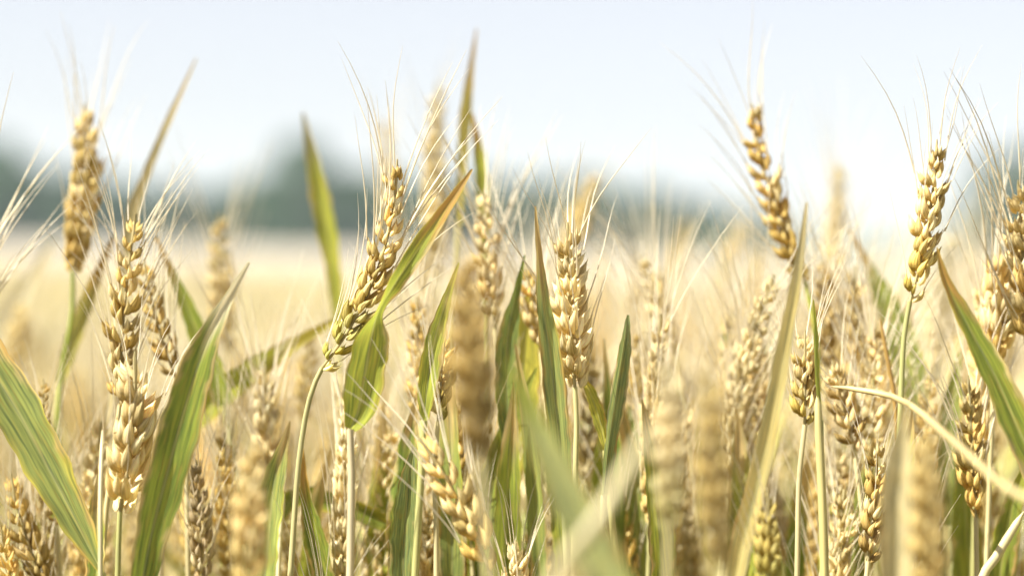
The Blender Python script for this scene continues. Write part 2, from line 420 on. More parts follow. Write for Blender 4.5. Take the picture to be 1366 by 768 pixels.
def tree(px, top, dist, k, label, group=None, wide=1.0):
    b = P(px, 320, dist); b.z = 0; tip = P(px, top, dist).z
    o = bpy.data.objects.new('tree', None); COL.objects.link(o); o.location = b; o.rotation_euler.z = rng.random() * 6.28
    s = tip / 9.6; o.scale = (s * wide, s * wide, s)
    tag(o, label, 'tree', group); tm, cm = TREES[k % 4]
    link('trunk', tm, o); link('crown', cm, o)
tree(402, 190, 232, 0, 'tall dark tree rising above the hedge line left of the middle', wide=.95)
tree(462, 228, 240, 1, 'rounded tree just right of the tallest dark tree on the far edge')
tree(1362, 200, 238, 2, 'dark tree at the right end of the far field edge', wide=1.1)
tree(-25, 190, 226, 3, 'tall dark tree at the left end of the far field edge', wide=1.1)
lab = 'dark green tree in the blurred row along the far field edge'
k = 0; x = -150
while x < 1560:
    if 1030 < x < 1290: x = 1300
    top = float(np.interp(x, (-150, 20, 120, 220, 330, 460, 620, 760, 900, 1010, 1100, 1250, 1400, 1560), (205, 212, 240, 254, 244, 238, 242, 240, 262, 282, 300, 292, 240, 250)))
    tree(x, top + rng.normal(0, 5), 236 + 12 * rng.random(), k, lab, 'trees along the far field edge', wide=1.05 + .25 * rng.random()); k += 1
    x += 34 + 10 * rng.random()

# ---------------------------------------------------------------- hand placed stalks
def stalk(label, base, tip, d, w, cols, rot=0, bend=0.0, stem=None, stemcol=None, hero=True, chaffy=0.0, awn=.05, spread=.9, keep=.8, dtip=0.0, leaves=(), group=None, yaw=0):
    B = P(*base, d); T = P(*tip, d + dtip); mid = np.array(B)
    side = np.array((T - B).normalized().cross(VIEW))
    s = (w * 1.16 * d / FPX) / .0165
    axis = ear_axis(B, T, bend, side)
    td = -(axis[1] - axis[0]); td /= np.linalg.norm(td)
    pts = [np.array(B)]
    if stem:
        for (sx, sy) in stem: pts.append(np.array(P(sx, sy, d)))
    else: pts.append(np.array(B) + td * .03 + np.array((0, 0, -.03)))
    last = pts[-1]; dv = last - pts[-2]; dv /= np.linalg.norm(dv); 
    p2 = last + dv * .12 * .5 + np.array((0, 0, -.06)); pts.append(p2)
    g = p2 + np.array((dv[0] * .10, .01, 0)); g[2] = 0.0
    pts.append(p2 * .45 + g * .55 + np.array((dv[0] * .02, 0, 0))); pts.append(g)
    O = g.copy(); root = bpy.data.objects.new('wheat_stalk', None); COL.objects.link(root); root.location = O
    tag(root, label, 'wheat stalk', group)
    sc = stemcol if stemcol is not None else (STRAW, STRAW)
    link('stem', stem_mesh(np.array(pts[::-1]), .0019, .0010, sc[0], sc[1], O), root)
    if hero: hero_ear(root, O, axis, s, R(rot), VIEW, cols, chaffy, awn, spread, keep)
    else:
        mb, ab = joined_ear_meshes(O, axis, s, R(rot), VIEW, cols, chaffy, awn, spread, keep, 8, 7)
        e = link('ear', mb.mesh('ear', M_CHAFF), root)
        if ab.n: link('beard', ab.mesh('beard', M_AWN), e)
    for i, lf in enumerate(leaves): px_leaf(root, O, **lf)
    return root
def leaf_shoot(label, d, pts, base, tip, edge, tipfrac=.25, fold=.35, ripple=.06, edgew=.10, stemto=None, seed=0, cat='wheat leaf'):
    """a leaf whose own stalk carries it from below; pts run from the leaf's foot to its tip"""
    f = np.array(P(pts[0][0], pts[0][1], d + (pts[0][4] if len(pts[0]) > 4 else 0))); 
    sp = [f]
    n = np.array(P(pts[1][0], pts[1][1], d)); dv = f - n; dv /= np.linalg.norm(dv)
    if stemto: 
        for q in stemto: sp.append(np.array(P(q[0], q[1], d)))
    dv2 = (sp[-1] - sp[-2]) / np.linalg.norm(sp[-1] - sp[-2]) if len(sp) > 1 else dv
    p2 = sp[-1] + dv2 * .05 + np.array((0, 0, -.07)); g = p2 + dv2 * .06; g[2] = 0
    sp += [p2, p2 * .45 + g * .55, g]
    root = bpy.data.objects.new('wheat_shoot', None); COL.objects.link(root); root.location = g
    tag(root, label, cat)
    link('stem', stem_mesh(np.array(sp[::-1]), .0022, .0014, GREY if stemto else lerp(STRAW, SAP, .4), lerp(GREY, STRAW, .4) if stemto else lerp(base, STRAW, .5), g), root)
    px_leaf(root, g, d, pts, base, tip, edge, tipfrac, fold, ripple, edgew, None, seed)
    return root
def straw(label, chain, r0, r1, c0, c1, seed=0):
    """dry stem running through (px,py,d) points; the first is the lower end and goes to the ground"""
    p = [np.array(P(*c)) for c in chain]; dv = p[0] - p[1]; dv /= np.linalg.norm(dv)
    p2 = p[0] + dv * .05 + np.array((0, 0, -.08)); g = p2 + dv * .06; g[2] = 0
    pts = np.array([g, p2 * .45 + g * .55, p2] + p)
    root = bpy.data.objects.new('dry_stalk', None); COL.objects.link(root); root.location = g
    tag(root, label, 'dry stalk'); link('stem', stem_mesh(pts, r0, r1, c0, c1, g, True), root)
    return root

GG = (lerp(GOLD, BROWN, .25), GOLD); PP = (lerp(PALE, GOLD, .4), PALE); GP = (GOLD, lerp(GOLD, PALE, .6)); BB = (BROWN, lerp(BROWN, GOLD, .5))
OG = (OLIVE, GOLD); OP = (OLIVE, lerp(GOLD, PALE, .5)); RR = (GREY * .9, GREY); GS = (SAP, lerp(SAP, STRAW, .4))

# --- left third
stalk('tall golden ear standing alone against the sky near the left edge, on a green stem', (97, 362), (113, 138), 1.11, 54, GG, 70, -.03, [(96, 420), (82, 500), (78, 560)], (SAP, SAP), awn=.05, spread=1.1, keep=.55)
stalk('slim golden ear with dense upright awns, directly above the plump pale ear at left', (160, 540), (182, 285), 1.0, 44, (lerp(BROWN, GOLD, .4), GOLD), 5, .02, [(150, 620), (140, 700)], awn=.042, spread=.85, keep=1)
stalk('plump pale ear with thick husks low on the left, on a short green stem', (160, 682), (180, 468), .95, 70, PP, 65, -.03, [(158, 730), (157, 768)], (SAP, lerp(SAP, STRAW, .5)), chaffy=.3, awn=.035, spread=1, keep=.9)
stalk('dark brown slim ear hanging right behind the bearded golden ear on the left', (236, 508), (192, 345), 1.03, 36, BB, 10, .03, [(246, 580), (250, 680)], awn=.05, spread=.7, keep=.8)
stalk('blurred pale ear between the left leaves with dark tree line behind its awns', (303, 468), (293, 285), 1.24, 40, GP, 30, .02, hero=False, awn=.06, spread=1.1, keep=.8)
stalk('thin brown seed head leaning behind the striped leaf at the lower left edge', (75, 700), (58, 505), 1.02, 22, BB, 0, .02, awn=.03, spread=.5, keep=.4)
stalk('dark golden ear at the bottom left corner under the striped leaf', (70, 800), (14, 628), 1.01, 44, (BROWN, lerp(GOLD, BROWN, .3)), 20, .04, awn=.03, spread=.8, keep=.7)
stalk('grey brown narrow ear right of the broad green leaf at the bottom left', (272, 790), (262, 612), 1.01, 36, RR, 15, .0, awn=.03, spread=.8, keep=.8)
stalk('pale soft ear directly above the large out of focus ear on the left', (362, 640), (354, 486), 1.06, 44, PP, 40, .02, awn=.05, spread=1, keep=1)
stalk('large out of focus ear at the bottom, right of the broad glossy leaf', (330, 800), (338, 585), .80, 56, (GOLD, lerp(GOLD, PALE, .5)), 40, 0, hero=False, awn=.02, spread=1, keep=.3)
stalk('blurred brown ear standing upright left of the kinked green kernelled ear', (402, 560), (416, 440), 1.16, 30, GG, 0, 0, hero=False, awn=.03, keep=.6)
stalk('ear mostly outside the left edge whose fan of awns reaches into the picture', (-42, 470), (-22, 290), 1.02, 50, PP, 30, 0, awn=.06, spread=1.5, keep=1)
stalk('small blurred ear low behind the top of the striped leaf at the left edge', (20, 500), (28, 400), 1.35, 34, GP, 0, 0, hero=False, awn=.04, keep=.8)

# --- centre : the sharp ear and the twisted leaf
stalk('long sharp ear with plump alternating kernels, green at its bent lower end, left of centre', (430, 490), (530, 212), .97, 46, (OLIVE, lerp(GOLD, PALE, .15)), 14, -.085, [(415, 524), (402, 590), (392, 700)], (lerp(GREY, STRAW, .5) * .85, lerp(SAP, STRAW, .7) * .85), awn=.055, spread=.6, keep=.75)
leaf_shoot('kinked leaf on a bare straw stem, wide below and twisting to a brown tip', .94,
    [(467, 572, 16, 0), (478, 548, 42, 10), (487, 500, 52, 12), (496, 455, 44, 20), (506, 415, 10, 55), (528, 378, 20, 30), (556, 335, 25, 5), (590, 285, 18, 0), (630, 226, 3, 0)],
    lerp(SAP, LIME, .4), RUST, YELL, .30, .3, .05, stemto=[(469, 640), (467, 768)], seed=3)
stalk('tall pale blurred ear reaching highest in the middle of the picture', (582, 370), (583, 110), 1.30, 42, (lerp(GOLD, PALE, .6), PALE), 60, .01, hero=False, awn=.04, keep=.5)
stalk('pale blurred ear peeping out above the long sharp ear', (528, 330), (513, 160), 1.48, 27, (lerp(GOLD, PALE, .5), PALE), 20, 0, hero=False, awn=.04, keep=.6)
stalk('pale bearded ear right of the twisted leaf tip, behind the darkest blurred ear', (660, 430), (646, 252), 1.06, 40, PP, 30, .02, awn=.05, spread=.9, keep=.95)
stalk('dark brown ear far out of focus in the foreground at the centre', (642, 612), (622, 330), .72, 70, (BROWN * .6, lerp(GOLD, BROWN, .7)), 50, .02, hero=False, awn=.02, keep=.3)
stalk('slim upright golden ear half hidden behind the small green blade at the centre', (562, 560), (556, 395), 1.05, 36, GG, 10, 0, awn=.045, spread=.6, keep=.9)
stalk('dark ear end with green plump kernels beside the foreground brown ear', (584, 562), (594, 440), .99, 42, (lerp(OLIVE, BROWN, .3), GOLD), 5, 0, [(580, 640), (582, 720)], awn=.03, spread=.6, keep=.6)
stalk('leaning golden ear with long awns sweeping up left, at the bottom centre', (652, 760), (556, 580), .925, 60, (lerp(GOLD, OLIVE, .2), lerp(GOLD, PALE, .45)), 8, -.04, [(672, 820)], awn=.05, spread=.5, keep=.9)
stalk('dark slim ear seen behind the leaning golden ear, below the small green blade', (618, 640), (598, 545), 1.03, 34, BB, 0, 0, awn=.03, keep=.8)
stalk('small pale ear cut by the bottom edge left of the leaning golden ear', (572, 830), (572, 668), 1.03, 40, PP, 30, 0, awn=.03, keep=.9)

# --- centre right
stalk('broad pale sharp ear with open pointed husks, right of the blade with the brown tip', (767, 516), (757, 296), .98, 58, (lerp(PALE, GOLD, .3), PALE), 62, .01, [(769, 560), (768, 620)], (STRAW, lerp(STRAW, SAP, .3)), chaffy=.6, awn=.045, spread=1.35, keep=.95)
stalk('blurred yellow ear leaning right above the broad pale sharp ear', (752, 352), (797, 228), 1.40, 34, GG, 20, 0, hero=False, awn=.04, keep=.5)
stalk('brownish ear hidden behind the blade with the brown tip', (722, 470), (700, 350), 1.04, 40, GG, 30, .0, awn=.05, spread=1, keep=.9)
stalk('pale ear with stray awns leaning left over the two big blurred ears', (900, 470), (856, 340), 1.12, 34, PP, 20, 0, hero=False, awn=.055, spread=1.3, keep=.9)
stalk('small blurred yellow ear against the distant trees, right of centre', (893, 390), (918, 292), 1.65, 22, GG, 0, 0, hero=False, awn=.03, keep=.4)
stalk('small blurred yellow ear with a green foot, left of the tall leaning ear', (960, 385), (992, 292), 1.60, 26, (OLIVE, GOLD), 0, 0, hero=False, awn=.03, keep=.4)
stalk('pale blurred foreground ear, left one of the overlapping pair in the lower right centre', (892, 705), (893, 478), .76, 52, (lerp(OLIVE, PALE, .5), PALE), 60, 0, hero=False, awn=.03, keep=.5)
stalk('brown blurred foreground ear, right one of the overlapping pair in the lower right centre', (962, 756), (946, 488), .73, 54, (lerp(GOLD, BROWN, .5), lerp(GOLD, BROWN, .15)), 50, .01, hero=False, awn=.03, keep=.5)
stalk('pale golden ear standing behind the thin ribbed blade right of centre', (850, 560), (852, 440), 1.10, 30, GG, 0, 0, hero=False, awn=.04, keep=.8)
stalk('slim pale ear between the blurred foreground pair and the yellow straw blade', (1006, 600), (1012, 440), 1.07, 34, (lerp(GOLD, OLIVE, .3), PALE), 20, 0, awn=.05, spread=.9, keep=.9)
stalk('yellow green ear at the bottom, just right of the yellow straw blade', (1028, 800), (1024, 650), .90, 42, (OLIVE, lerp(OLIVE, GOLD, .6)), 40, 0, hero=False, awn=.03, keep=.6)
stalk('low ear with pale husks cut by the bottom edge near the centre', (690, 850), (688, 720), .99, 44, PP, 30, 0, awn=.035, spread=1, keep=1)
stalk('very blurred pale ear end close to the lens at the bottom centre', (765, 900), (762, 745), .62, 64, PP, 40, 0, hero=False, awn=.0, keep=0)

# --- right third
stalk('tall golden ear leaning left against the sky, right of centre', (1074, 375), (1003, 138), 1.07, 42, (lerp(GOLD, OLIVE, .15), GOLD), 25, .045, [(1088, 440), (1092, 520)], (SAP, LIME), awn=.045, spread=.6, keep=.7)
stalk('brown bearded ear directly below the tall golden leaning ear', (1100, 490), (1096, 345), 1.10, 36, BB, 20, 0, awn=.045, spread=1, keep=1)
stalk('pale blurred ear behind, right of the tall golden leaning ear', (1108, 370), (1121, 215), 1.34, 32, (lerp(GOLD, PALE, .5), PALE), 30, 0, hero=False, awn=.05, keep=.7)
stalk('sharp tall ear with pointed kernels and green base against the sky on the right', (1214, 402), (1250, 186), .985, 46, (lerp(OLIVE, GOLD, .35), lerp(GOLD, PALE, .35)), 22, -.03, [(1206, 450), (1202, 530)], (SAP, lerp(SAP, STRAW, .5)), awn=.042, spread=.6, keep=.7)
stalk('ear with round green gold kernels half hidden by the yellow bent straw', (1074, 566), (1074, 440), .985, 44, (lerp(OLIVE, GOLD, .5), lerp(GOLD, BROWN, .2)), 8, 0, [(1066, 640), (1064, 740)], awn=.04, spread=.6, keep=.7)
stalk('pale ear with open herringbone husks under the sharp tall ear on the right', (1162, 615), (1170, 430), 1.05, 38, PP, 10, 0, chaffy=.6, awn=.055, spread=1, keep=1)
stalk('dark dry ear with spread empty husks right of the yellow bent straw', (1140, 600), (1110, 480), 1.01, 40, (BROWN, lerp(BROWN, PALE, .4)), 10, 0, chaffy=.8, awn=.035, spread=1.2, keep=.9)
stalk('brown gold ear low on the right, left of the broad blurred tan stalk', (1158, 748), (1170, 585), .97, 42, (BROWN, lerp(GOLD, BROWN, .25)), 15, -.02, awn=.03, spread=.7, keep=.7)
stalk('blurred tan ear in the foreground at the bottom right, under the slanting straw', (1236, 800), (1236, 565), .75, 58, (lerp(GOLD, BROWN, .2), lerp(GOLD, PALE, .2)), 40, 0, hero=False, awn=.02, keep=.4)
stalk('long golden ear hanging behind the slanting straw on the right', (1302, 690), (1292, 500), 1.0, 46, GG, 20, 0, awn=.045, spread=.8, keep=.8)
stalk('plump pale gold ear under a bouquet of awns near the right edge', (1326, 492), (1334, 322), 1.02, 60, GP, 60, 0, awn=.055, spread=1.0, keep=.95)
stalk('pale gold ear cut by the right edge, tallest of those beside it', (1372, 460), (1358, 240), 1.0, 52, GP, 40, 0, awn=.055, spread=.9, keep=.95)
stalk('short pale ear with green kernels between the straw blade and the dark dry ear', (1120, 700), (1118, 590), 1.06, 32, (OLIVE, PALE), 20, 0, awn=.035, keep=.9)

# --- leaves that stand on stalks of their own
leaf_shoot('broad striped green leaf with yellow margins slanting down from the left edge', .955,
    [(136, 764, 6, 0), (112, 715, 34, 5), (72, 638, 54, 8), (30, 560, 62, 10), (-18, 480, 58, 15), (-70, 400, 30, 20), (-110, 350, 5, 20)],
    lerp(BLUEG, SAP, .35), STRAW, YELL, .2, .3, .05, .2, seed=5)
leaf_shoot('broad glossy green leaf rising to a pale dried tip, largest sharp leaf on the left', .93,
    [(188, 790, 30, 20), (203, 710, 44, 15), (226, 620, 54, 8), (248, 540, 52, 5), (272, 465, 38, 0), (298, 410, 18, 10), (332, 350, 3, 25)],
    lerp(GREEN, SAP, .35), PALE, lerp(LIME, PALE, .3), .33, .28, .04, .07, seed=8)
leaf_shoot('yellow green blurred leaf slanting up right behind the broad glossy leaf', 1.10,
    [(255, 570, 22, 0), (290, 530, 38, 0), (335, 495, 34, 10), (390, 460, 20, 10), (460, 420, 4, 0)],
    LIME, YELL, YELL, .5, .25, .04, .15, stemto=[(225, 640), (215, 740)], seed=12)
leaf_shoot('green leaf with a thin brown tip, behind the dark slim ear on the left', 1.09,
    [(300, 540, 24, 0), (282, 490, 30, 5), (258, 430, 24, 10), (232, 370, 12, 20), (208, 316, 3, 0)],
    lerp(GREEN, SAP, .6), RUST, LIME, .35, .3, .04, seed=14)
leaf_shoot('tan pointed leaf tip slanting up right into the sky on the left', 1.14,
    [(160, 420, 14, 0), (176, 290, 16, 10), (196, 230, 12, 10), (225, 160, 9, 0), (262, 78, 2, 0)],
    STRAW * .85, lerp(STRAW, RUST, .3), STRAW, .3, .2, .02, seed=16)
leaf_shoot('narrow brown green leaf leaning right beside the tall lone ear', 1.12,
    [(80, 510, 14, 0), (98, 450, 22, 10), (122, 385, 16, 20), (152, 315, 4, 0)], lerp(SAP, BROWN, .4), RUST, STRAW, .5, .3, .03, seed=18)
leaf_shoot('blurred yellow green leaf standing in front of the dark tree', 1.20,
    [(452, 440, 14, 0), (446, 370, 20, 0), (432, 290, 28, 5), (418, 220, 20, 20), (404, 150, 3, 20)], LIME, lerp(BLUEG, GREY, .4), YELL, .3, .3, .04, .2, seed=20)
leaf_shoot('pale tan blurred leaf slanting across the field at the left edge', 1.45,
    [(-20, 480, 20, 0), (20, 410, 26, 0), (72, 320, 6, 0)], PALE, PALE, PALE, .3, .2, .02, seed=21)
leaf_shoot('olive leaf with rusty tip standing highest in the middle', 1.16,
    [(612, 300, 8, 0), (616, 220, 14, 10), (621, 150, 16, 20), (627, 100, 10, 10), (636, 38, 2, 0)], lerp(OLIVE, RUST, .25), lerp(RUST, GREY, .5), YELL, .4, .3, .03, seed=22)
leaf_shoot('short yellow leaf tip right beside the highest olive leaf', 1.14,
    [(646, 330, 8, 0), (644, 250, 18, 10), (638, 200, 14, 10), (630, 152, 3, 0)], LIME, RUST, YELL, .4, .3, .03, seed=23)
leaf_shoot('small bright green blade in front of the slim upright ear at the centre', .96,
    [(566, 560, 12, 0), (570, 515, 26, 0), (580, 455, 26, 10), (597, 395, 12, 10), (612, 350, 2, 0)], lerp(SAP, LIME, .4), LIME, YELL, .3, .3, .04, .15, seed=24)
leaf_shoot('grey green ribbed blade at the bottom centre with a rusty foot', .965,
    [(538, 800, 30, 0), (538, 740, 36, 0), (542, 680, 36, 5), (546, 630, 20, 10), (552, 596, 3, 0)], lerp(BLUEG, GREEN, .3), BLUEG, LIME, .3, .4, .05, seed=25)
leaf_shoot('upright grey green blade with a thin brown dry tip, left of the broad pale ear', .955,
    [(752, 640, 22, 15), (744, 560, 30, 10), (734, 470, 28, 15), (724, 400, 18, 25), (719, 340, 9, 30), (714, 275, 2, 0)], lerp(BLUEG, SAP, .3), lerp(RUST, STRAW, .3), YELL, .42, .4, .04, seed=26)
leaf_shoot('thin ribbed grey green blade, right of the broad pale ear', .975,
    [(806, 660, 10, 40), (814, 590, 18, 35), (826, 510, 22, 30), (834, 455, 14, 30), (838, 420, 3, 0)], lerp(BLUEG, GREEN, .2), BLUEG, lerp(BLUEG, STRAW, .6), .2, .5, .1, seed=27)
leaf_shoot('small yellow leaf twisting beside the stem of the broad pale ear', .99,
    [(808, 600, 6, 0), (800, 560, 18, 0), (786, 520, 14, 20), (775, 505, 3, 0)], lerp(SAP, YELL, .4), YELL, YELL, .3, .3, .1, .2, seed=28)
leaf_shoot('wide blurred green leaf crossing the foreground at the bottom centre', .71,
    [(850, 860, 60, 0), (800, 745, 60, 0), (752, 650, 48, 0), (712, 560, 30, 5), (678, 480, 6, 10)], lerp(lerp(SAP, BLUEG, .6), PALE, .15), SAP, LIME, .3, .25, .03, .12, seed=29)
leaf_shoot('dark green blade between the foreground brown ear and the dry tipped blade', 1.02,
    [(680, 600, 20, 0), (676, 520, 32, 0), (678, 450, 30, 10), (688, 395, 12, 20), (700, 340, 2, 0)], lerp(GREEN, BLUEG, .4), GREEN, LIME, .3, .35, .06, seed=30)
leaf_shoot('bright yellow leaf patch behind the dry tipped blade', 1.06,
    [(684, 640, 26, 0), (690, 560, 44, 0), (698, 490, 46, 5), (702, 430, 26, 10), (706, 380, 3, 0)], lerp(YELL, LIME, .5), YELL, YELL, .3, .25, .04, .2, seed=31)
leaf_shoot('deep green leaf standing under the foreground brown ear', 1.03,
    [(640, 800, 36, 0), (648, 700, 44, 0), (664, 620, 38, 0), (690, 545, 18, 0), (716, 490, 2, 0)], lerp(GREEN, SAP, .6), SAP, LIME, .2, .3, .04, seed=32)
leaf_shoot('long yellow straw blade slanting up right in front, right of the blurred pair', .90,
    [(975, 800, 26, 0), (992, 715, 30, 0), (1022, 590, 26, 5), (1048, 450, 20, 10), (1066, 350, 13, 10), (1076, 270, 3, 0)], lerp(STRAW, YELL, .3), STRAW, STRAW, .3, .25, .02, .1, seed=33)
leaf_shoot('broad green leaf with a rusty edge rising left from the right edge', .93,
    [(1420, 680, 50, 0), (1368, 590, 46, 0), (1330, 505, 38, 5), (1290, 430, 26, 15), (1262, 375, 14, 25), (1250, 330, 2, 0)], lerp(SAP, GREEN, .4), RUST, YELL, .35, .4, .05, .2, seed=34)
leaf_shoot('blurred pale green leaf with a brown tip left of the sharp tall ear', 1.15,
    [(1232, 560, 30, 0), (1212, 490, 44, 0), (1185, 410, 34, 5), (1158, 355, 14, 15), (1134, 306, 3, 0)], lerp(SAP, BLUEG, .3), RUST, LIME, .35, .3, .04, seed=35)
leaf_shoot('thin green blade standing over the ear with round kernels', .965,
    [(1094, 560, 4, 30), (1090, 500, 7, 30), (1088, 450, 7, 30), (1085, 400, 2, 30)], SAP, LIME, LIME, .3, .4, .02, seed=36)
leaf_shoot('green leaf arching low to the right, behind the bare straw stem', 1.05,
    [(372, 690, 16, 0), (395, 662, 26, 10), (450, 672, 30, 10), (510, 696, 24, 10), (560, 726, 4, 0)], lerp(GREEN, SAP, .5), YELL, YELL, .3, .3, .04, .2, stemto=[(366, 740), (364, 800)], seed=37)
leaf_shoot('dark green leaf with a withered brown tip, left of the bare straw stem', 1.0,
    [(440, 800, 26, 0), (420, 720, 30, 0), (408, 660, 14, 10), (402, 590, 4, 0)], lerp(GREEN, SAP, .5), RUST, GREEN, .45, .4, .05, seed=38)
leaf_shoot('dark green leaf at the bottom between the wide blurred leaf and the blurred pair', 1.08,
    [(880, 830, 56, 0), (872, 740, 60, 0), (862, 660, 40, 0), (848, 590, 16, 0), (838, 540, 3, 0)], GREEN * .8, GREEN, GREEN, .3, .3, .05, seed=39)
leaf_shoot('green blurred leaf behind the blurred foreground pair, with an ear over it', 1.18,
    [(1000, 640, 30, 0), (992, 560, 42, 0), (980, 490, 34, 0), (966, 430, 4, 0)], lerp(SAP, BLUEG, .4), SAP, LIME, .3, .3, .05, seed=40)
leaf_shoot('green leaf at the bottom right corner crossing the thin straw', 1.02,
    [(1330, 820, 26, 0), (1338, 740, 36, 0), (1352, 670, 26, 0), (1372, 610, 4, 0)], lerp(SAP, GREEN, .3), LIME, YELL, .3, .3, .05, seed=41)
leaf_shoot('pale green leaf between the long golden ear and the plump ear near the right edge', 1.08,
    [(1270, 700, 30, 0), (1266, 620, 40, 0), (1270, 540, 30, 0), (1280, 470, 4, 0)], lerp(BLUEG, SAP, .4), SAP, LIME, .3, .3, .05, seed=42)
leaf_shoot('wide tan dried leaf blurred in the foreground at the bottom right', .80,
    [(1196, 840, 46, 0), (1196, 740, 46, 0), (1198, 640, 42, 0), (1204, 570, 16, 0), (1208, 535, 3, 0)], lerp(STRAW, PALE, .2), STRAW, STRAW, .3, .5, .04, seed=43)

# --- bare and broken straws
straw('blurred pale straw slanting up right in the foreground at the bottom centre', [(730, 800, .64), (800, 690, .64), (884, 540, .66)], .0030, .0020, STRAW * .8, STRAW * .8)
straw('upright yellow straw snapped over at its top, right of the long straw blade', [(1100, 800, .965), (1098, 700, .965), (1092, 560, .965), (1090, 518, .965)], .0021, .0017, lerp(YELL, STRAW, .25) * .9, lerp(STRAW, YELL, .3))
straw('long tan straw level over the dark dry ear, then sloping to the right edge', [(1410, 712, .74), (1340, 650, .78), (1262, 580, .86), (1204, 534, .93), (1150, 520, .95), (1094, 514, .955)], .0017, .0012, STRAW * .72, lerp(STRAW, RUST, .5) * .85)
straw('tan straw rising steeply at the bottom right corner', [(1300, 800, .95), (1334, 735, .95), (1372, 672, .95)], .0022, .0018, lerp(STRAW, GOLD, .3), STRAW)
straw('thin pale straw rising close left of the plump pale ear', [(134, 790, .93), (134, 660, .93), (137, 560, .94)], .0016, .0008, lerp(STRAW, SAP, .3), lerp(STRAW, PALE, .4))
straw('thin pale straw at the bottom, left of the bare stem of the kinked leaf', [(370, 800, 1.02), (375, 700, 1.02), (380, 650, 1.02)], .0016, .0010, STRAW, lerp(STRAW, PALE, .5))
straw('thin dark straw standing behind the pale herringbone ear', [(1196, 560, 1.02), (1184, 480, 1.02), (1172, 415, 1.02)], .0013, .0009, RUST, RUST)

# ---------------------------------------------------------------- the crop behind: individuals
def proto(seed, cols, lean, nleaf):
    global rng
    keep = rng; rng = np.random.default_rng(seed)
    H = .855; base = np.array((lean * .8, 0, H)); L = .072 + .02 * rng.random()
    a = lean * 3 + rng.normal(0, .1); tip = base + L * np.array((math.sin(a), 0, math.cos(a)))
    axis = ear_axis(base, tip, .04 * rng.normal(), (1, 0, 0)); O = np.zeros(3)
    out = {}
    out['stem'] = stem_mesh(np.array([(0, 0, 0), (lean * .15, 0, .4), (lean * .45, 0, .68), base]), .002, .0012, lerp(STRAW, SAP, .3), lerp(STRAW, SAP, rng.random() * .5), O)
    mb, ab = joined_ear_meshes(O, axis, .9 + .15 * rng.random(), rng.random() * 3, Vector((0, 1, 0)), cols, .15, .05, .9, .75)
    out['ear'] = mb.mesh('ear', M_CHAFF); out['beard'] = ab.mesh('beard', M_AWN); out['leaf'] = []
    for q in range(nleaf):
        z0 = .62 + .15 * rng.random(); an = rng.random() * 6.28; Lf = .12 + .08 * rng.random(); dx = np.array((math.cos(an), math.sin(an), 0)); droop = .35 * rng.random()
        b0 = np.array((lean * .45, 0, z0)); k = (.3, .8, .9 - 1.3 * droop)
        ctr = [b0, b0 + Lf * (dx * .10 + (0, 0, .32)), b0 + Lf * (dx * .30 + (0, 0, .62)), b0 + Lf * (dx * .50 + (0, 0, .86 - .3 * droop)), b0 + Lf * (dx * .68 + (0, 0, 1.02 - .9 * droop))]
        nm = [(-dx * .9 + (0, 0, .3)), (-dx * .9 + (0, 0, .3)), (-dx * .7 + (0, 0, .6)), (-dx * .4 + (0, 0, .9)), (-dx * .1 + (0, 0, 1))]
        w = .0035 + .003 * rng.random(); g = rng.random()
        bc = [lerp(SAP, BLUEG, .4), lerp(SAP, LIME, .5), lerp(STRAW, PALE, .4), lerp(STRAW, SAP, .4), STRAW][int(g * 4.99)]
        out['leaf'].append(leaf_mesh(np.array(ctr), [w * .5, w, w, w * .7, w * .06], np.array(nm), .4, bc, lerp(RUST, STRAW, .6), YELL if g < .4 else STRAW, .3, .1, O, .08, 24, int(seed + q)).mesh('leaf', M_LEAF))
    rng = keep
    return out
pal = [GP, PP, GG, (lerp(OLIVE, GOLD, .5), lerp(GOLD, PALE, .4)), PP, (lerp(GOLD, BROWN, .3), GOLD), GP, PP]
PROT = [proto(100 + i, pal[i % 8], (.01, .03, .06, .04, .02, .07, .0, .05, .03, .08)[i % 10], 2 + i % 2) for i in range(18)]
placed = 0; lab = 'blurred ripe stalk in the crowded crop behind the sharp front ears'
def put(x, y, s, k, label, group, leafy=True):
    p = PROT[k]; o = bpy.data.objects.new('wheat_stalk', None); COL.objects.link(o)
    o.location = (x, y, 0); o.rotation_euler.z = rng.random() * 6.28; o.scale = (s, s, s); tag(o, label, 'wheat stalk', group)
    link('stem', p['stem'], o); e = link('ear', p['ear'], o); t = 1 + .25 * (rng.random() - .5); e.color = (t, t, t, 1)
    link('beard', p['beard'], e)
    for l in p['leaf'] if leafy else (): link('leaf', l, o)
N_IND = 212
pts = []
tries = 0
while len(pts) < N_IND and tries < 40000:
    tries += 1
    y = rng.uniform(1.04 ** 1.4, 2.15 ** 1.4) ** (1 / 1.4); x = rng.uniform(-1, 1) * (.225 * y + .02)
    if any((x - a) ** 2 + (y - b) ** 2 < .025 ** 2 for a, b in pts): continue
    pts.append((x, y))
for x, y in pts:
    # right half of the crop stands a little taller than the left
    s = (1.004 + .064 * rng.random()) if x > -.03 * y else (.952 + .055 * rng.random())
    s -= .012 * max(0, y - 1.5)
    if x > .08 * y: s += .012
    if rng.random() < .06: s += .02
    put(x, y, s, rng.integers(18), lab, 'blurred stalks of the crop behind', y > 1.2)

# ---------------------------------------------------------------- the rest of the crop: uncountable, one object
lab2 = 'low ripe stalk standing among the front row near the bottom edge'
n = 0
while n < 38:
    y = rng.uniform(1.03, 1.13); x = rng.uniform(-1, 1) * .225 * y
    if -.162 < x / y < -.125: continue
    if any((x - a) ** 2 + (y - b) ** 2 < .02 ** 2 for a, b in pts): continue
    pts.append((x, y)); put(x, y, .935 + .065 * rng.random(), rng.integers(18), lab2, 'low stalks in the front row', False); n += 1
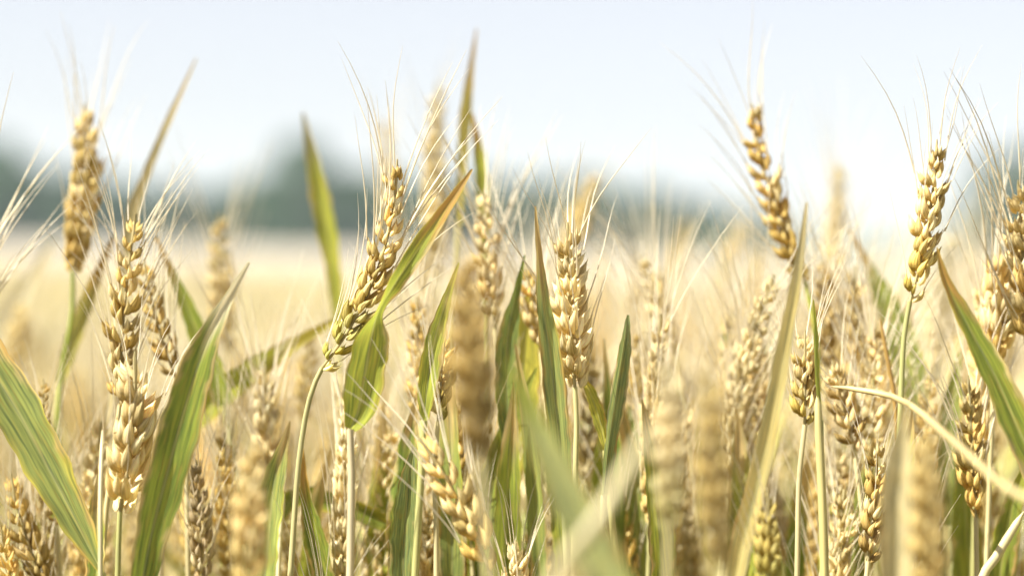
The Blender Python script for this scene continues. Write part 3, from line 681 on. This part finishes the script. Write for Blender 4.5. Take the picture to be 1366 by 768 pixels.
# upright blades low between the stems
for i in range(22):
    x0 = (60, 130, 330, 400, 500, 520, 610, 640, 660, 690, 720, 770, 790, 840, 860, 900, 980, 1060, 1130, 1200, 1290, 1330)[i] + rng.uniform(-14, 14); y1 = rng.uniform(450, 580) if 480 < x0 < 900 else rng.uniform(540, 660)
    b = [SAP, GREEN, lerp(BLUEG, SAP, .5), lerp(SAP, LIME, .5)][i % 4]; ln = rng.uniform(-50, 50); w = rng.uniform(22, 46)
    o = leaf_shoot('narrow green blade standing low between the stems', rng.uniform(.99, 1.10), [(x0, 840, w * .8, 0), (x0 + ln * .2, 750, w, rng.uniform(-40, 40)), (x0 + ln * .5, lerp(750, y1, .55), w * .8, rng.uniform(-40, 40)), (x0 + ln, y1, 2, 20)],
        b, lerp(RUST, STRAW, .5), LIME, rng.uniform(.15, .5), .4, .06, seed=60 + i)
    o['group'] = 'green blades low between the stems'
def lowpoly(seed):
    r = np.random.default_rng(seed); mb = MB(); V = []
    lean = .02 + .05 * r.random(); H = .86
    st = catmull([(0, 0, .25), (lean * .4, 0, .65), (lean, 0, H)], 4); tube(mb, st, np.full(4, .0014), 3, STRAW)
    a = lean * 4; n = 9; L = .078; t = np.linspace(0, 1, n)
    c = np.stack([lean + L * t * math.sin(a), .0035 * np.where(np.arange(n) % 2, 1, -1) * (1 - t), H + L * t * math.cos(a)], 1)
    cc = lerp(GOLD, PALE, r.random()); rad = .0062 * np.sin(math.pi * (t * .86 + .1)) ** .6 * np.where(np.arange(n) % 2, 1.15, .8)
    tube(mb, c, rad, 5, cc)
    for k in range(9):
        p = c[r.integers(2, n)]; d = np.array((math.sin(a), 0, math.cos(a))) + r.normal(0, .28, 3); d /= np.linalg.norm(d)
        tube(mb, np.array([p, p + d * .05]), np.array([.00022, .00008]), 3, AWNC)
    for k in range(2):
        an = r.random() * 6.28; z0 = .5 + .25 * r.random(); dx = np.array((math.cos(an), math.sin(an), 0)); Lf = .2; sd = np.array((-dx[1], dx[0], 0)) * .006
        w = [.5, 1, .8, .05]; q = [b + sd * s_ * w[i] for i, b in enumerate([np.array((lean * .4, 0, z0)), np.array((lean * .4, 0, z0)) + Lf * (dx * .2 + (0, 0, .5)), np.array((lean * .4, 0, z0)) + Lf * (dx * .5 + (0, 0, .7)), np.array((lean * .4, 0, z0)) + Lf * (dx * .85 + (0, 0, .6))]) for s_ in (-1, 1)]
        mb.add(q, grid_faces(4, 2, False), [SAP, LIME, STRAW, lerp(STRAW, SAP, .5)][r.integers(4)])
    return np.concatenate(mb.v), np.concatenate(mb.f), np.concatenate(mb.c)
def stand():
    T = [lowpoly(i) for i in range(8)]; V = []; F = []; C = []; n = 0; spots = []
    for _ in range(6500):      # wedge beyond the individuals, a little wider than the view
        y = math.sqrt(rng.uniform(2.15 ** 2, 9.5 ** 2)); spots.append((rng.uniform(-1, 1) * (.26 * y + .25), y))
    for _ in range(900):       # flanks beside the individuals
        y = rng.uniform(.5, 2.15); x = rng.choice((-1, 1)) * rng.uniform(.225 * y + .06, .26 * y + .75); spots.append((x, y))
    for x, y in spots:
        v, f, c = T[rng.integers(8)]; a = rng.random() * 6.28; s = .93 + .06 * rng.random(); ca, sa = math.cos(a) * s, math.sin(a) * s
        V.append(np.stack([v[:, 0] * ca - v[:, 1] * sa + x, v[:, 0] * sa + v[:, 1] * ca + y, v[:, 2] * s], 1)); F.append(f + n); C.append(c * (.80 + .16 * rng.random())); n += len(v)
    mb = MB(); mb.add(np.concatenate(V), np.concatenate(F), np.concatenate(C))
    tag(link('wheat_crop', mb.mesh('wheat_crop', M_CHAFF, True)), 'dense ripe wheat crop filling the field behind the nearest stalks', 'wheat crop', kind='stuff')
stand()

# ---------------------------------------------------------------- haze: pale summer air over the whole place
def haze():
    x0, x1, y0, y1, z0, z1 = -1000, 1000, -100, 1700, -3, 42
    v = [(x, y, z) for z in (z0, z1) for y in (y0, y1) for x in (x0, x1)]
    me = bpy.data.meshes.new('haze'); me.from_pydata(v, [], [(0, 2, 3, 1), (4, 5, 7, 6), (0, 1, 5, 4), (2, 6, 7, 3), (0, 4, 6, 2), (1, 3, 7, 5)])
    m, t = mat('haze'); out = t.nodes.new('ShaderNodeOutputMaterial'); pv = t.nodes.new('ShaderNodeVolumePrincipled')
    pv.inputs['Color'].default_value = (.86, .96, .97, 1); pv.inputs['Density'].default_value = HAZE; pv.inputs['Anisotropy'].default_value = .0
    t.links.new(pv.outputs[0], out.inputs['Volume']); me.materials.append(m)
    tag(link('haze', me), 'pale bright summer haze lying over the whole field', 'haze', kind='stuff')
HAZE = .00055
haze()
